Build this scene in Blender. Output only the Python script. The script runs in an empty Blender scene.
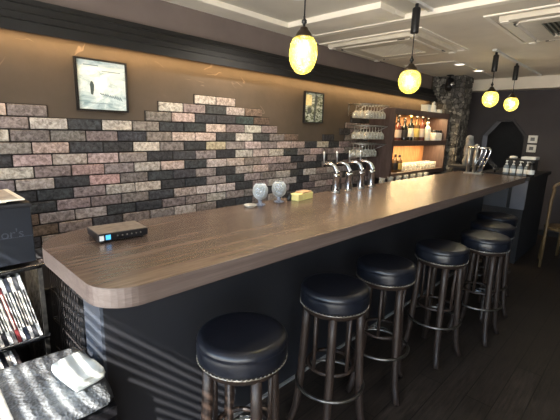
import bpy, bmesh, math, random
from mathutils import Vector, Matrix, noise
random.seed(7)
PI = math.pi
SC = bpy.context.scene
COL = SC.collection
HC = 1.5                                   # eye height

# ------------------------------------------------------------------ materials
def nodes(name):
    m = bpy.data.materials.new(name); m.use_nodes = True
    nt = m.node_tree; b = nt.nodes['Principled BSDF']
    return m, nt, b
def srgb(c):
    return tuple(((v/255)/12.92 if v/255 <= .04045 else ((v/255+.055)/1.055)**2.4) for v in c) + (1,)
def ramp(nt, fac, stops):
    r = nt.nodes.new('ShaderNodeValToRGB')
    while len(r.color_ramp.elements) < len(stops): r.color_ramp.elements.new(.5)
    for e, (p, c) in zip(r.color_ramp.elements, stops): e.position = p; e.color = srgb(c)
    nt.links.new(fac, r.inputs[0]); return r.outputs[0]
def coords(nt, scale=(1,1,1), kind='Object', rot=(0,0,0)):
    t = nt.nodes.new('ShaderNodeTexCoord'); mp = nt.nodes.new('ShaderNodeMapping')
    mp.inputs['Scale'].default_value = scale; mp.inputs['Rotation'].default_value = rot
    nt.links.new(t.outputs[kind], mp.inputs[0]); return mp.outputs[0]
def tex_noise(nt, vec, scale, detail=4, rough=.55, dist=0):
    n = nt.nodes.new('ShaderNodeTexNoise'); n.inputs['Scale'].default_value = scale
    n.inputs['Detail'].default_value = detail; n.inputs['Roughness'].default_value = rough
    n.inputs['Distortion'].default_value = dist
    nt.links.new(vec, n.inputs['Vector']); return n.outputs['Fac']
def bump(nt, b, h, strength=.3, dist=.005):
    n = nt.nodes.new('ShaderNodeBump'); n.inputs['Strength'].default_value = strength
    n.inputs['Distance'].default_value = dist
    nt.links.new(h, n.inputs['Height']); nt.links.new(n.outputs[0], b.inputs['Normal'])
def mat(name, c, rough=.5, metal=0, var=.12, scale=20, bmp=0, coat=0, spec=.5, stretch=(1,1,1)):
    m, nt, b = nodes(name)
    f = tex_noise(nt, coords(nt, stretch), scale)
    lo = tuple(v*(1-var) for v in c); hi = tuple(min(255, v*(1+var)) for v in c)
    nt.links.new(ramp(nt, f, [(.3, lo), (.7, hi)]), b.inputs['Base Color'])
    b.inputs['Roughness'].default_value = rough; b.inputs['Metallic'].default_value = metal
    b.inputs['Coat Weight'].default_value = coat; b.inputs['Specular IOR Level'].default_value = spec
    if bmp: bump(nt, b, f, bmp)
    return m
def emis(name, c, s, var=0, scale=30):
    m, nt, b = nodes(name)
    b.inputs['Base Color'].default_value = srgb(c); b.inputs['Roughness'].default_value = .4
    b.inputs['Emission Color'].default_value = srgb(c); b.inputs['Emission Strength'].default_value = s
    return m
def glassy(name, c=(235,240,240), solid=.35, rough=.08, white=.5):
    # clear ware: mostly see-through, part glossy / faintly frosted
    m, nt, b = nodes(name)
    out = nt.nodes['Material Output']
    t = nt.nodes.new('ShaderNodeBsdfTransparent'); mx = nt.nodes.new('ShaderNodeMixShader')
    lw = nt.nodes.new('ShaderNodeLayerWeight'); lw.inputs['Blend'].default_value = .35
    mr = nt.nodes.new('ShaderNodeMapRange'); mr.inputs['To Min'].default_value = solid; mr.inputs['To Max'].default_value = .95
    nt.links.new(lw.outputs['Facing'], mr.inputs['Value']); nt.links.new(mr.outputs[0], mx.inputs[0])
    nt.links.new(t.outputs[0], mx.inputs[1]); nt.links.new(b.outputs[0], mx.inputs[2])
    nt.links.new(mx.outputs[0], out.inputs[0])
    f = tex_noise(nt, coords(nt), 25)
    nt.links.new(ramp(nt, f, [(.3, tuple(v*.9 for v in c)), (.7, c)]), b.inputs['Base Color'])
    b.inputs['Roughness'].default_value = rough
    return m

def wood(name, cols, scale=3, stretch=(1,14,14), rough=.4, bmp=.1, coat=0, rot=(0,0,0)):
    m, nt, b = nodes(name)
    v = coords(nt, stretch, rot=rot)
    f = tex_noise(nt, v, scale, 6, .6, .4)
    g = tex_noise(nt, v, scale*4, 3, .6)
    mx = nt.nodes.new('ShaderNodeMix'); mx.inputs[0].default_value = .35
    nt.links.new(f, mx.inputs[2]); nt.links.new(g, mx.inputs[3])
    nt.links.new(ramp(nt, mx.outputs[0], [(.32, cols[0]), (.5, cols[1]), (.68, cols[2])]), b.inputs['Base Color'])
    b.inputs['Roughness'].default_value = rough; b.inputs['Coat Weight'].default_value = coat
    if bmp: bump(nt, b, f, bmp, .002)
    return m

M = {}
M['top'] = wood('countertop_laminate', [(68,55,48),(88,72,63),(112,94,83)], 1.6, (1,11,11), .27, .03)
M['edge'] = wood('countertop_edge', [(86,73,68),(99,86,80),(114,101,95)], 2.2, (1,13,40), .42, .02)
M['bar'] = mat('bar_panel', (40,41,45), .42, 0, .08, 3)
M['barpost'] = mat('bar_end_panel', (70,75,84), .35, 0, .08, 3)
M['ceil'] = mat('ceiling_paint', (226,218,204), .8, 0, .03, 3, .05)
M['ceilgrey'] = mat('ceiling_paint_grey', (208,204,194), .8, 0, .03, 3, .05)
M['cream'] = mat('cream_trim', (240,234,222), .6, 0, .03, 5)
M['black'] = mat('black_plastic', (22,22,25), .35, 0, .15, 10)
M['blackmat'] = mat('black_matte', (26,26,30), .7, 0, .15, 10)
M['mould'] = mat('black_moulding', (21,21,23), .6, 0, .15, 6, 0, 0, .5)
M['dark'] = mat('dark_wall', (60,56,60), .75, 0, .06, 3, .1)
M['leather'] = mat('black_leather', (20,23,31), .32, 0, .12, 60, .08)
M['legwood'] = wood('stool_wood', [(28,20,16),(42,31,25),(58,44,36)], 6, (9,9,1), .5, .05)
M['chrome'] = mat('chrome', (205,208,212), .16, 1, .05, 10)
M['steel'] = mat('brushed_steel', (170,172,175), .32, 1, .08, 40, 0, 0, .5, (1,1,.1))
M['dullsteel'] = mat('worn_steel', (120,118,114), .4, 1, .2, 30)
M['nail'] = mat('nail_trim', (165,160,150), .35, 1, .2, 60)
M['cab'] = wood('cabinet_wood', [(62,47,44),(78,61,57),(92,74,68)], 4, (9,9,1), .5, .03)
M['cabback'] = wood('cabinet_back_wood', [(150,98,62),(196,142,98),(216,166,118)], 5, (8,8,1), .5, .03)
M['white'] = mat('white_plastic', (225,225,222), .45, 0, .04, 10)
M['paper'] = mat('white_paper', (200,204,198), .7, 0, .04, 8, .2)
M['cream_card'] = mat('cream_card', (246,226,150), .55, 0, .08, 12)
M['chairwood'] = wood('chair_wood', [(84,66,42),(108,86,58),(126,104,72)], 5, (9,9,1), .45, .03)
M['glass'] = glassy('clear_glass', (225,232,235), .22)
M['frost'] = glassy('glass_ware', (230,230,222), .28)
M['jamb'] = mat('door_jamb', (52,50,55), .7, 0, .06, 4)

# floor: dark stained planks
def floor_mat():
    m, nt, b = nodes('floor_planks')
    v = coords(nt, (1,1,1))
    br = nt.nodes.new('ShaderNodeTexBrick'); nt.links.new(v, br.inputs['Vector'])
    br.inputs['Scale'].default_value = 1; br.inputs['Brick Width'].default_value = 1.1; br.inputs['Row Height'].default_value = .14
    br.inputs['Mortar Size'].default_value = .003
    br.inputs['Color1'].default_value = srgb((56,50,45)); br.inputs['Color2'].default_value = srgb((70,62,56)); br.inputs['Mortar'].default_value = srgb((24,20,18))
    n = tex_noise(nt, coords(nt, (2,22,1)), 3, 6, .65, .3)
    c = ramp(nt, n, [(.3,(120,116,112)),(.7,(255,252,246))])
    mx = nt.nodes.new('ShaderNodeMix'); mx.data_type = 'RGBA'; mx.blend_type = 'MULTIPLY'; mx.inputs[0].default_value = 1
    nt.links.new(br.outputs['Color'], mx.inputs[6]); nt.links.new(c, mx.inputs[7]); nt.links.new(mx.outputs[2], b.inputs['Base Color'])
    rr = nt.nodes.new('ShaderNodeMapRange'); rr.inputs['To Min'].default_value = .3; rr.inputs['To Max'].default_value = .6
    nt.links.new(n, rr.inputs['Value']); nt.links.new(rr.outputs[0], b.inputs['Roughness'])
    bump(nt, b, n, .25, .003); return m
M['floor'] = floor_mat()
# plaster with thin trowel scratches
def plaster():
    m, nt, b = nodes('brown_plaster')
    f = tex_noise(nt, coords(nt), 3.5, 6, .6)
    base = ramp(nt, f, [(.3,(70,60,50)),(.7,(82,70,59))])
    n = nt.nodes.new('ShaderNodeTexNoise'); n.inputs['Scale'].default_value = 1.7; n.inputs['Detail'].default_value = 3
    n.inputs['Distortion'].default_value = .6
    nt.links.new(coords(nt, (1,1,1.6)), n.inputs['Vector'])
    s = nt.nodes.new('ShaderNodeMath'); s.operation = 'SUBTRACT'; s.inputs[1].default_value = .5; nt.links.new(n.outputs['Fac'], s.inputs[0])
    a = nt.nodes.new('ShaderNodeMath'); a.operation = 'ABSOLUTE'; nt.links.new(s.outputs[0], a.inputs[0])
    gate = tex_noise(nt, coords(nt), 5, 2)
    crack = ramp(nt, a.outputs[0], [(0,(255,255,255)),(.007,(0,0,0))])
    g2 = ramp(nt, gate, [(.55,(0,0,0)),(.62,(255,255,255))])
    mm = nt.nodes.new('ShaderNodeMath'); mm.operation = 'MULTIPLY'; nt.links.new(crack, mm.inputs[0]); nt.links.new(g2, mm.inputs[1])
    sc = nt.nodes.new('ShaderNodeMath'); sc.operation = 'MULTIPLY'; sc.inputs[1].default_value = .3; nt.links.new(mm.outputs[0], sc.inputs[0])
    mx = nt.nodes.new('ShaderNodeMix'); mx.data_type = 'RGBA'
    nt.links.new(sc.outputs[0], mx.inputs[0]); nt.links.new(base, mx.inputs[6]); mx.inputs[7].default_value = srgb((170,150,134))
    nt.links.new(mx.outputs[2], b.inputs['Base Color']); b.inputs['Roughness'].default_value = .75
    bump(nt, b, f, .25, .01); return m
M['plaster'] = plaster()
def brick_mat():
    m, nt, b = nodes('brick_tiles')
    at = nt.nodes.new('ShaderNodeAttribute'); at.attribute_name = 'tone'
    n = tex_noise(nt, coords(nt), 38, 6, .7, .5)
    c = ramp(nt, n, [(.3,(120,117,115)),(.48,(205,203,201)),(.62,(255,255,255))])
    mx = nt.nodes.new('ShaderNodeMix'); mx.data_type = 'RGBA'; mx.blend_type = 'MULTIPLY'; mx.inputs[0].default_value = 1
    nt.links.new(at.outputs['Color'], mx.inputs[6]); nt.links.new(c, mx.inputs[7]); nt.links.new(mx.outputs[2], b.inputs['Base Color'])
    b.inputs['Roughness'].default_value = .85; b.inputs['Specular IOR Level'].default_value = .25
    bump(nt, b, n, .7, .006); return m
M['brick'] = brick_mat()
M['grout'] = mat('brick_grout', (36,32,32), .9, 0, .1, 20)
def stone_mat():
    m, nt, b = nodes('stone_cladding')
    v = coords(nt, (1,1,1))
    vo = nt.nodes.new('ShaderNodeTexVoronoi'); vo.inputs['Scale'].default_value = 17; nt.links.new(v, vo.inputs['Vector'])
    sep = nt.nodes.new('ShaderNodeSeparateColor'); nt.links.new(vo.outputs['Color'], sep.inputs[0])
    c = ramp(nt, sep.outputs[0], [(.0,(48,48,48)),(.5,(86,84,82)),(1,(138,136,130))])
    ve = nt.nodes.new('ShaderNodeTexVoronoi'); ve.feature = 'DISTANCE_TO_EDGE'; ve.inputs['Scale'].default_value = 17; nt.links.new(v, ve.inputs['Vector'])
    e = ramp(nt, ve.outputs['Distance'], [(0,(40,40,40)),(.08,(255,255,255))])
    mx = nt.nodes.new('ShaderNodeMix'); mx.data_type = 'RGBA'; mx.blend_type = 'MULTIPLY'; mx.inputs[0].default_value = 1
    nt.links.new(c, mx.inputs[6]); nt.links.new(e, mx.inputs[7]); nt.links.new(mx.outputs[2], b.inputs['Base Color'])
    b.inputs['Roughness'].default_value = .6; bump(nt, b, e, .6, .02); return m
M['stone'] = stone_mat()
def pendant_glass():
    m, nt, b = nodes('mottled_lamp_glass')
    v = coords(nt)
    vo = nt.nodes.new('ShaderNodeTexVoronoi'); vo.inputs['Scale'].default_value = 75; nt.links.new(v, vo.inputs['Vector'])
    n = tex_noise(nt, v, 45, 3)
    mm = nt.nodes.new('ShaderNodeMath'); mm.operation = 'ADD'; nt.links.new(vo.outputs['Distance'], mm.inputs[0]); nt.links.new(n, mm.inputs[1])
    c = ramp(nt, mm.outputs[0], [(.4,(255,250,190)),(.68,(236,226,124)),(.95,(150,136,50))])
    nt.links.new(c, b.inputs['Base Color']); nt.links.new(c, b.inputs['Emission Color'])
    lw = nt.nodes.new('ShaderNodeLayerWeight'); lw.inputs['Blend'].default_value = .4
    mr = nt.nodes.new('ShaderNodeMapRange'); mr.inputs['To Min'].default_value = .6; mr.inputs['To Max'].default_value = .36
    nt.links.new(lw.outputs['Facing'], mr.inputs['Value']); nt.links.new(mr.outputs[0], b.inputs['Emission Strength'])
    b.inputs['Roughness'].default_value = .25
    t = nt.nodes.new('ShaderNodeBsdfTransparent'); mx = nt.nodes.new('ShaderNodeMixShader'); mx.inputs[0].default_value = .74
    nt.links.new(t.outputs[0], mx.inputs[1]); nt.links.new(b.outputs[0], mx.inputs[2])
    nt.links.new(mx.outputs[0], nt.nodes['Material Output'].inputs[0])
    bump(nt, b, vo.outputs['Distance'], .4, .003)
    return m
M['lampglass'] = pendant_glass()
def bubble_mat():
    m, nt, b = nodes('bubble_wrap')
    v = coords(nt)
    vo = nt.nodes.new('ShaderNodeTexVoronoi'); vo.inputs['Scale'].default_value = 85; nt.links.new(v, vo.inputs['Vector'])
    n = tex_noise(nt, v, 9, 4, .6, .6)
    c = ramp(nt, n, [(.3,(84,86,90)),(.5,(120,124,128)),(.7,(165,170,174))])
    nt.links.new(c, b.inputs['Base Color']); b.inputs['Roughness'].default_value = .3; b.inputs['Metallic'].default_value = .25
    bump(nt, b, vo.outputs['Distance'], .8, .006); return m
M['bubble'] = bubble_mat()
def print_mat(name, stops, scale):
    m, nt, b = nodes(name)
    n = tex_noise(nt, coords(nt, (1,1,2)), scale, 6, .65, .8)
    nt.links.new(ramp(nt, n, stops), b.inputs['Base Color']); b.inputs['Roughness'].default_value = .15
    b.inputs['Coat Weight'].default_value = .4; return m
M['print_snow'] = print_mat('print_pale_landscape', [(.33,(150,174,182)),(.46,(204,220,223)),(.6,(236,243,241))], 9)
M['print_town'] = print_mat('print_street_photo', [(.34,(40,48,40)),(.45,(110,118,96)),(.55,(176,184,172)),(.68,(222,226,222))], 22)

# ------------------------------------------------------------------ mesh builders
class MB:
    def __init__(s): s.bm = bmesh.new()
    def box(s, a, b, rot=0, bev=0, seg=2, smooth=False):
        a = Vector(a); b = Vector(b); c = (a+b)/2; d = b-a
        g = bmesh.ops.create_cube(s.bm, size=1)
        bmesh.ops.scale(s.bm, vec=d, verts=g['verts'])
        if bev:
            es = list({e for v in g['verts'] for e in v.link_edges})
            r = bmesh.ops.bevel(s.bm, geom=es, offset=bev, segments=seg, affect='EDGES', profile=.5)
            vs = r['verts'] + [v for v in g['verts'] if v.is_valid]
            vs = list({v for v in vs})
        else: vs = g['verts']
        if rot: bmesh.ops.rotate(s.bm, cent=(0,0,0), matrix=Matrix.Rotation(rot, 3, 'Z'), verts=vs)
        bmesh.ops.translate(s.bm, vec=c, verts=vs)
        return vs
    def rotbox(s, c, d, R, bev=0):
        g = bmesh.ops.create_cube(s.bm, size=1); bmesh.ops.scale(s.bm, vec=d, verts=g['verts']); vs = g['verts']
        if bev:
            es = list({e for v in vs for e in v.link_edges})
            r = bmesh.ops.bevel(s.bm, geom=es, offset=bev, segments=2, affect='EDGES', profile=.5)
            vs = list({v for v in r['verts'] + [v for v in vs if v.is_valid]})
        bmesh.ops.rotate(s.bm, cent=(0,0,0), matrix=R, verts=vs); bmesh.ops.translate(s.bm, vec=c, verts=vs)
    def lathe(s, prof, n=24, c=(0,0,0), axis=None, close=False):
        c = Vector(c); rings = []
        R = Matrix.Identity(3)
        if axis is not None: R = Vector((0,0,1)).rotation_difference(Vector(axis).normalized()).to_matrix()
        for r, z in prof:
            if r < 1e-5: rings.append([s.bm.verts.new(c + R @ Vector((0,0,z)))])
            else: rings.append([s.bm.verts.new(c + R @ Vector((r*math.cos(2*PI*i/n), r*math.sin(2*PI*i/n), z))) for i in range(n)])
        for a, b in zip(rings, rings[1:]):
            for i in range(n):
                j = (i+1) % n
                if len(a) == 1 and len(b) == 1: continue
                f = [a[0], b[i], b[j]] if len(a) == 1 else ([a[i], b[0], a[j]] if len(b) == 1 else [a[i], b[i], b[j], a[j]])
                try: s.bm.faces.new(f).smooth = True
                except ValueError: pass
        for ring, rev in ((rings[0], False), (rings[-1], True)):
            if len(ring) > 1 and not close:
                s.bm.faces.new(ring if not rev else ring[::-1])
        return s
    def tube(s, pts, r, n=8, closed=False):
        pts = [Vector(p) for p in pts]; N = len(pts); rings = []
        rr = r if isinstance(r, (list, tuple)) else [r]*N
        prev = None
        for i, p in enumerate(pts):
            if closed: t = pts[(i+1) % N] - pts[i-1]
            else: t = pts[min(i+1, N-1)] - pts[max(i-1, 0)]
            t.normalize()
            if prev is None:
                u = t.orthogonal().normalized()
            else:
                u = (prev - t*prev.dot(t)).normalized()
            prev = u; w = t.cross(u)
            rings.append([s.bm.verts.new(p + rr[i]*(u*math.cos(2*PI*k/n) + w*math.sin(2*PI*k/n))) for k in range(n)])
        M_ = N if closed else N-1
        for i in range(M_):
            a = rings[i]; b = rings[(i+1) % N]
            for k in range(n):
                l = (k+1) % n
                try: s.bm.faces.new([a[k], a[l], b[l], b[k]]).smooth = True
                except ValueError: pass
        if not closed:
            s.bm.faces.new(rings[0][::-1]); s.bm.faces.new(rings[-1])
        return s
    def prism(s, poly, h0, h1, axis='z'):
        def P(a, b, h):
            return {'z': (a,b,h), 'x': (h,a,b), 'y': (a,h,b)}[axis]
        A = [s.bm.verts.new(P(a,b,h0)) for a,b in poly]; B = [s.bm.verts.new(P(a,b,h1)) for a,b in poly]
        n = len(poly)
        s.bm.faces.new(A[::-1]); s.bm.faces.new(B)
        for i in range(n):
            j = (i+1) % n; s.bm.faces.new([A[i], A[j], B[j], B[i]])
        return s
    def build(s, name, m, parent=None, loc=None):
        bmesh.ops.recalc_face_normals(s.bm, faces=s.bm.faces)
        me = bpy.data.meshes.new(name); s.bm.to_mesh(me); s.bm.free()
        o = bpy.data.objects.new(name, me); COL.objects.link(o)
        for mm in (m if isinstance(m, list) else [m]): me.materials.append(mm)
        if parent: o.parent = parent
        if loc: o.location = loc
        return o
def tag(o, label=None, cat=None, group=None, kind=None):
    if label: o['label'] = label
    if cat: o['category'] = cat
    if group: o['group'] = group
    if kind: o['kind'] = kind
    return o
def empty(name, loc=(0,0,0), rz=0, label=None, cat=None, group=None):
    o = bpy.data.objects.new(name, None); COL.objects.link(o); o.location = loc; o.rotation_euler = (0,0,rz)
    o.empty_display_size = .05
    return tag(o, label, cat, group)
def kids(o): return [c for c in bpy.data.objects if c.parent == o]
def copy_tree(o, loc=None, rz=None, label=None, group=None, parent=None):
    c = o.copy(); COL.objects.link(c)
    if parent: c.parent = parent
    for ch in kids(o): copy_tree(ch, parent=c)
    if loc is not None: c.location = loc
    if rz is not None: c.rotation_euler = (0,0,rz)
    if label: c['label'] = label
    if group: c['group'] = group
    return c
def struct(o, **k): o['kind'] = 'structure'; return o
def bx(name, a, b, m, parent=None, bev=0):
    q = MB(); q.box(a, b, bev=bev); return q.build(name, m, parent)
def text(name, s, size, loc, rot, m, parent, ext=.0005):
    cu = bpy.data.curves.new(name, 'FONT'); cu.body = s; cu.size = size; cu.extrude = ext
    cu.align_x = 'CENTER'; cu.align_y = 'CENTER'
    t = bpy.data.objects.new(name, cu); COL.objects.link(t)
    dg = bpy.context.evaluated_depsgraph_get(); me = bpy.data.meshes.new_from_object(t.evaluated_get(dg))
    bpy.data.objects.remove(t)
    o = bpy.data.objects.new(name, me); COL.objects.link(o); me.materials.clear(); me.materials.append(m)
    o.location = loc; o.rotation_euler = rot; o.parent = parent; return o

# ------------------------------------------------------------------ room shell
WY = 2.65; ZC = 2.38; XB = -1.0; XF = 7.0; YR = -3.0
struct(bx('floor', (XB-.1, YR-.1, -.1), (XF+1.2, WY+.1, 0), M['floor']))
struct(bx('wall_left', (XB-.1, WY, 0), (XF+1.2, WY+.12, 2.5), M['plaster']))
struct(bx('wall_right', (XB-.1, YR-.12, 0), (XF+1.2, YR, 2.5), M['dark']))
# ceiling: grey field near, beige field beyond a step
struct(bx('ceiling', (XB-.1, YR-.1, ZC+.012), (XF+1.2, WY+.12, ZC+.13), M['ceilgrey']))
struct(bx('trim_1', (2.95, YR, ZC-.02), (XF, WY, ZC+.012), M['ceil']))
struct(bx('trim_2', (2.93, YR, ZC-.028), (3.0, WY, ZC+.012), M['cream'], bev=.003))
q = MB(); q.box((2.56, 1.55, ZC-.03), (2.76, WY-.2, ZC+.012)); q.box((2.775, 1.55, ZC-.022), (2.92, WY-.2, ZC+.012)); q.box((2.755,1.56,ZC-.012),(2.78,WY-.2,ZC+.012))
struct(q.build('trim_3', M['cream']))
struct(bx('trim_4', (XB, WY-.21, ZC-.03), (2.93, WY, ZC+.012), M['cream'], bev=.004))
struct(bx('trim_5', (4.9, 1.9, ZC-.032), (6.5, WY-.1, ZC-.02), M['ceilgrey']))
struct(bx('trim_6', (6.78, YR, ZC-.19), (XF+.1, WY, ZC+.012), M['ceil']))
# far wall with an eight-sided opening, thick jamb
def far_wall():
    y0, y1, zb, zs, zt = 1.46, 2.14, 0.0, 1.50, 1.76
    o = [(y0,zb),(y1,zb),(y1,zs-.0),(y1-.2,zt),(y0+.22,zt),(y0,zs)]
    q = MB(); bm = q.bm
    W = [(YR,0),(y0,0)] + [(y0,zs),(y0+.22,zt),(y1-.2,zt),(y1,zs),(y1,0)] + [(WY,0),(WY,ZC),(YR,ZC)]
    for x in (XF, XF+.25):
        pass
    q.prism(W, XF, XF+.22, 'x')
    return struct(q.build('wall_far', M['dark']))
far_wall()
struct(bx('wall_beyond', (XF+1.05, .6, 0), (XF+1.15, WY, 2.4), M['blackmat']))
q = MB()
arch = [(1.46,0),(1.46,1.50),(1.68,1.76),(1.94,1.76),(2.14,1.50),(2.14,0)]
inn = [(1.50,0),(1.50,1.485),(1.695,1.72),(1.925,1.72),(2.10,1.485),(2.10,0)]
q.prism(arch + inn[::-1], XF-.02, XF+.24, 'x')
struct(q.build('door_1', M['jamb']))
# back wall (behind the camera) with the blind's window and an added one
q = MB()
WIN = dict(y0=-1.05, y1=2.0, z0=.25, z1=2.36)
def wallx(q, y0, y1, z0, z1): q.box((XB-.07, y0, z0), (XB, y1, z1))
wallx(q, YR, WY, 0, .25); wallx(q, YR, WY, 2.36, ZC+.02); wallx(q, 2.0, WY, .25, 2.36); wallx(q, -1.25, -1.05, .25, 2.36); wallx(q, YR, -2.9, .25, 2.36)
struct(q.build('wall_back', M['plaster']))
def window(name, y0, y1, z0, z1):
    r = empty(name, (XB-.035, 0, 0)); struct(r)
    f = MB(); t = .04
    f.box((-.03,y0,z0),(.03,y1,z0+t)); f.box((-.03,y0,z1-t),(.03,y1,z1)); f.box((-.03,y0,z0+t),(.03,y0+t,z1-t)); f.box((-.03,y1-t,z0+t),(.03,y1,z1-t))
    f.build('window_frame', M['black'], r)
    g = MB(); g.box((-.003,y0+t,z0+t),(.003,y1-t,z1-t)); g.build('pane', M['pane'], r)
    return r
M['pane'] = glassy('window_pane', (240,245,245), .0)
nt = M['pane'].node_tree
for n in nt.nodes:
    if n.type == 'MAP_RANGE': n.inputs['To Min'].default_value = .02; n.inputs['To Max'].default_value = .5
window('window_1', WIN['y0'], WIN['y1'], WIN['z0'], WIN['z1'])
window('added_window', -2.9, -1.25, .25, 2.36)  # unseen window, added to let in more ambient daylight
bl = empty('venetian_blind', (XB+.05, 0, 0), 0, 'pale horizontal-slat venetian blind hanging in the window behind the bar end', 'blind')
q = MB(); z = .27
while z < 2.31:
    q.rotbox((0, .475, z), (.027, 3.0, .0015), Matrix.Rotation(math.radians(-8), 3, 'Y')); z += .048
q.build('slats', M['white'], bl)
bx('head_rail', (-.02, -1.03, 2.325), (.02, 1.98, 2.36), M['white'], bl)
for y in (-.4, .6, 1.6): 
    q = MB(); q.tube([(0,y,.27),(0,y,2.325)], .0012, 4); q.build('cord', M['white'], bl)

# brick cladding, one mesh
TONES = {'L':(200,189,181), 'P':(194,173,168), 'R':(196,164,162), 'M':(152,140,137), 'D':(74,74,77), 'B':(118,100,90), 'G':(72,84,82), 'Y':(210,194,162)}
ROWS = {  # first character is cell -1
 -2: '.......LL',
 -1: '.....LMDLB',
  0: 'PM...MPDDGB',
  1: 'MLDLMDDPMLM',
  2: 'LMMMDMPPDLDMB',
  3: 'MPDDLMDYMPMPP',
  4: 'DPLPMDDMDLPLDMP',
  5: 'LMRMLPDLLMPPDMD',
  6: 'MLDRMDDMDLPMMDD',
  7: 'DDMLLDDMDMMLDLP',
  8: 'MDMMMDPLLDMLLDM',
  9: 'BMLDDMMLMMDMDMP',
 10: 'MBMDMMLMDDMLDMM',
 11: 'DMPMDDDMLMDMPMM'}
START = {-2:17, -1:16, 0:16, 1:15, 2:14}
def bricks():
    q = MB(); bm = q.bm; lay = bm.loops.layers.float_color.new('tone')
    rnd = random.Random(3); P = .0775*WY; H = .0272*WY
    solid = []
    def brick(r, k, c):
        x0 = ((.1898 if r % 2 == 0 else .2286) + .0775*k)*WY; zt = HC + (.0362 - .0272*r)*WY
        g = .004; d = rnd.uniform(.012, .02)
        vs = q.box((x0+g, WY-d, zt-H+g), (x0+P-g, WY+.002, zt-g), bev=.0035, seg=1)
        a, b = TONES[c][:3], rnd.uniform(.88, 1.08)
        cc = srgb(tuple(min(255, v*b*rnd.uniform(.98,1.02)) for v in a))
        for f in {f for v in vs for f in v.link_faces}:
            for l in f.loops: l[lay] = cc
        solid.append((x0, x0+P, zt-H, zt))
    for r in range(-2, 20):
        s = ROWS.get(r, '')
        for k in range(-9, 19):
            if k < -1: c = rnd.choice('LMMPD') if r >= (0 if k > -5 else 1) else '.'
            elif k+1 < len(s): c = s[k+1]
            elif k >= START.get(r, 0) or (r >= 3 and k+1 >= len(s)):
                c = rnd.choice('LMMPDMD' if r < 12 else 'MDLP')
                if r == 2 and k == 15: c = '.'
            else: c = '.'
            if c != '.': brick(r, k, c)
    o = q.build('brick_cladding', M['brick'])
    g = MB()
    for x0, x1, z0, z1 in solid: g.box((x0-.001, WY-.008, z0-.001), (x1+.001, WY+.001, z1+.001))
    return o, g.build('brick_grout', M['grout'])
wl = bpy.data.objects['wall_left']
for o in bricks(): o.parent = wl
# black stepped cornice with the hidden light strip
q = MB()
q.prism([(WY,2.155),(2.60,2.155),(2.60,2.125),(2.575,2.115),(2.575,2.075),(2.545,2.065),(2.545,2.03),(2.52,2.02),(2.52,1.966),(2.534,1.966),(2.534,1.995),(WY,1.995)], XB, 6.0, 'x')
struct(bx('trim_8', (XB, WY-.012, 2.156), (6.0, WY, ZC-.03), mat('mauve_grey_fascia', (112,101,98), .7, 0, .04, 4)))
mould = struct(q.build('trim_7', M['mould']))
bx('led_strip', (XB+.1, 2.575, 1.987), (6.0, 2.59, 1.995), emis('led_tape', (255,196,120), 6), mould)
struct(bx('baseboard_left', (XB, WY-.03, 0), (XF, WY, .08), M['black']))
struct(bx('baseboard_far', (XF-.015, YR, 0), (XF, 1.44, .08), M['black']))

# stone pillar beside the cabinet
pil = empty('stone_pillar', (6.2, 2.4, 0), 0, 'grey stone-clad pillar beside the lit liquor cabinet', 'pillar')
q = MB(); rnd = random.Random(5)
q.box((-.13,-.22,0),(.2,.25,2.36))
q.build('core', M['stone'], pil)
q = MB()
for i in range(30):
    for j in range(4):
        z = i*.078 + .002
        q.box((-.15, -.22+j*.118+rnd.uniform(0,.01), z), (-.13+rnd.uniform(-.0,.004), -.22+(j+1)*.118-.006, z+.07), bev=.004, seg=1)
    for j in range(3):
        q.box((-.13+j*.11, -.245+rnd.uniform(0,.012), z), (-.13+(j+1)*.11-.006, -.22, z+.07), bev=.004, seg=1)
q.build('stone_facing', M['stone'], pil)

# ------------------------------------------------------------------ bar
def round_rect(x0,y0,x1,y1,radii,n=10):
    # corners: (x0,y0),(x1,y0),(x1,y1),(x0,y1)
    cs = [(x0,y0,PI,radii[0],1,1),(x1,y0,1.5*PI,radii[1],-1,1),(x1,y1,0,radii[2],-1,-1),(x0,y1,.5*PI,radii[3],1,-1)]
    out = []
    for x,y,a0,r,sx,sy in cs:
        if r == 0: out.append((x,y)); continue
        cx_, cy_ = x+sx*r, y+sy*r
        for i in range(n+1):
            a = a0 + .5*PI*i/n; out.append((cx_+r*math.cos(a), cy_+r*math.sin(a)))
    return out
TOPZ = 1.05
q = MB()
q.prism(round_rect(.352, .988, 4.97, 1.715, (.12, .02, .02, .2)), TOPZ-.061, TOPZ, 'z')
ctop = q.build('bar_countertop', [M['top'], M['edge']])
for f in ctop.data.polygons:
    if abs(f.normal.z) < .5: f.material_index = 1
bv = ctop.modifiers.new('b', 'BEVEL'); bv.width = .002; bv.segments = 2; bv.limit_method = 'ANGLE'
tag(ctop, 'long brown wood-grain bar top with rounded near corners running the length of the room', 'bar counter')
bar = empty('bar_cabinet', (.488, 1.37, 0), 0, 'dark navy-grey panelled base carrying the long bar top', 'bar counter')
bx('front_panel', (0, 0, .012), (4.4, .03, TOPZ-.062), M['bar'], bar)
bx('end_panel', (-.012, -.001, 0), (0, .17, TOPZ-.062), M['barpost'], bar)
bx('post', (.001, .031, 0), (.15, .169, TOPZ-.062), M['bar'], bar)
bx('kick_strip', (.01, -.016, 0), (4.4, -.0005, .013), mat('pale_metal_strip', (168,166,162), .35, .3, .1, 10), bar)
bx('under_shelf', (.6, .031, .35), (4.35, .3, .375), M['blackmat'], bar)
bx('rear_panel', (4.37, .031, 0), (4.4, .3, TOPZ-.062), M['barpost'], bar)
for x in (1.3, 2.3, 3.3):
    bx('shelf_support', (x, .031, 0), (x+.03, .3, TOPZ-.063), M['blackmat'], bar)

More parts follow.
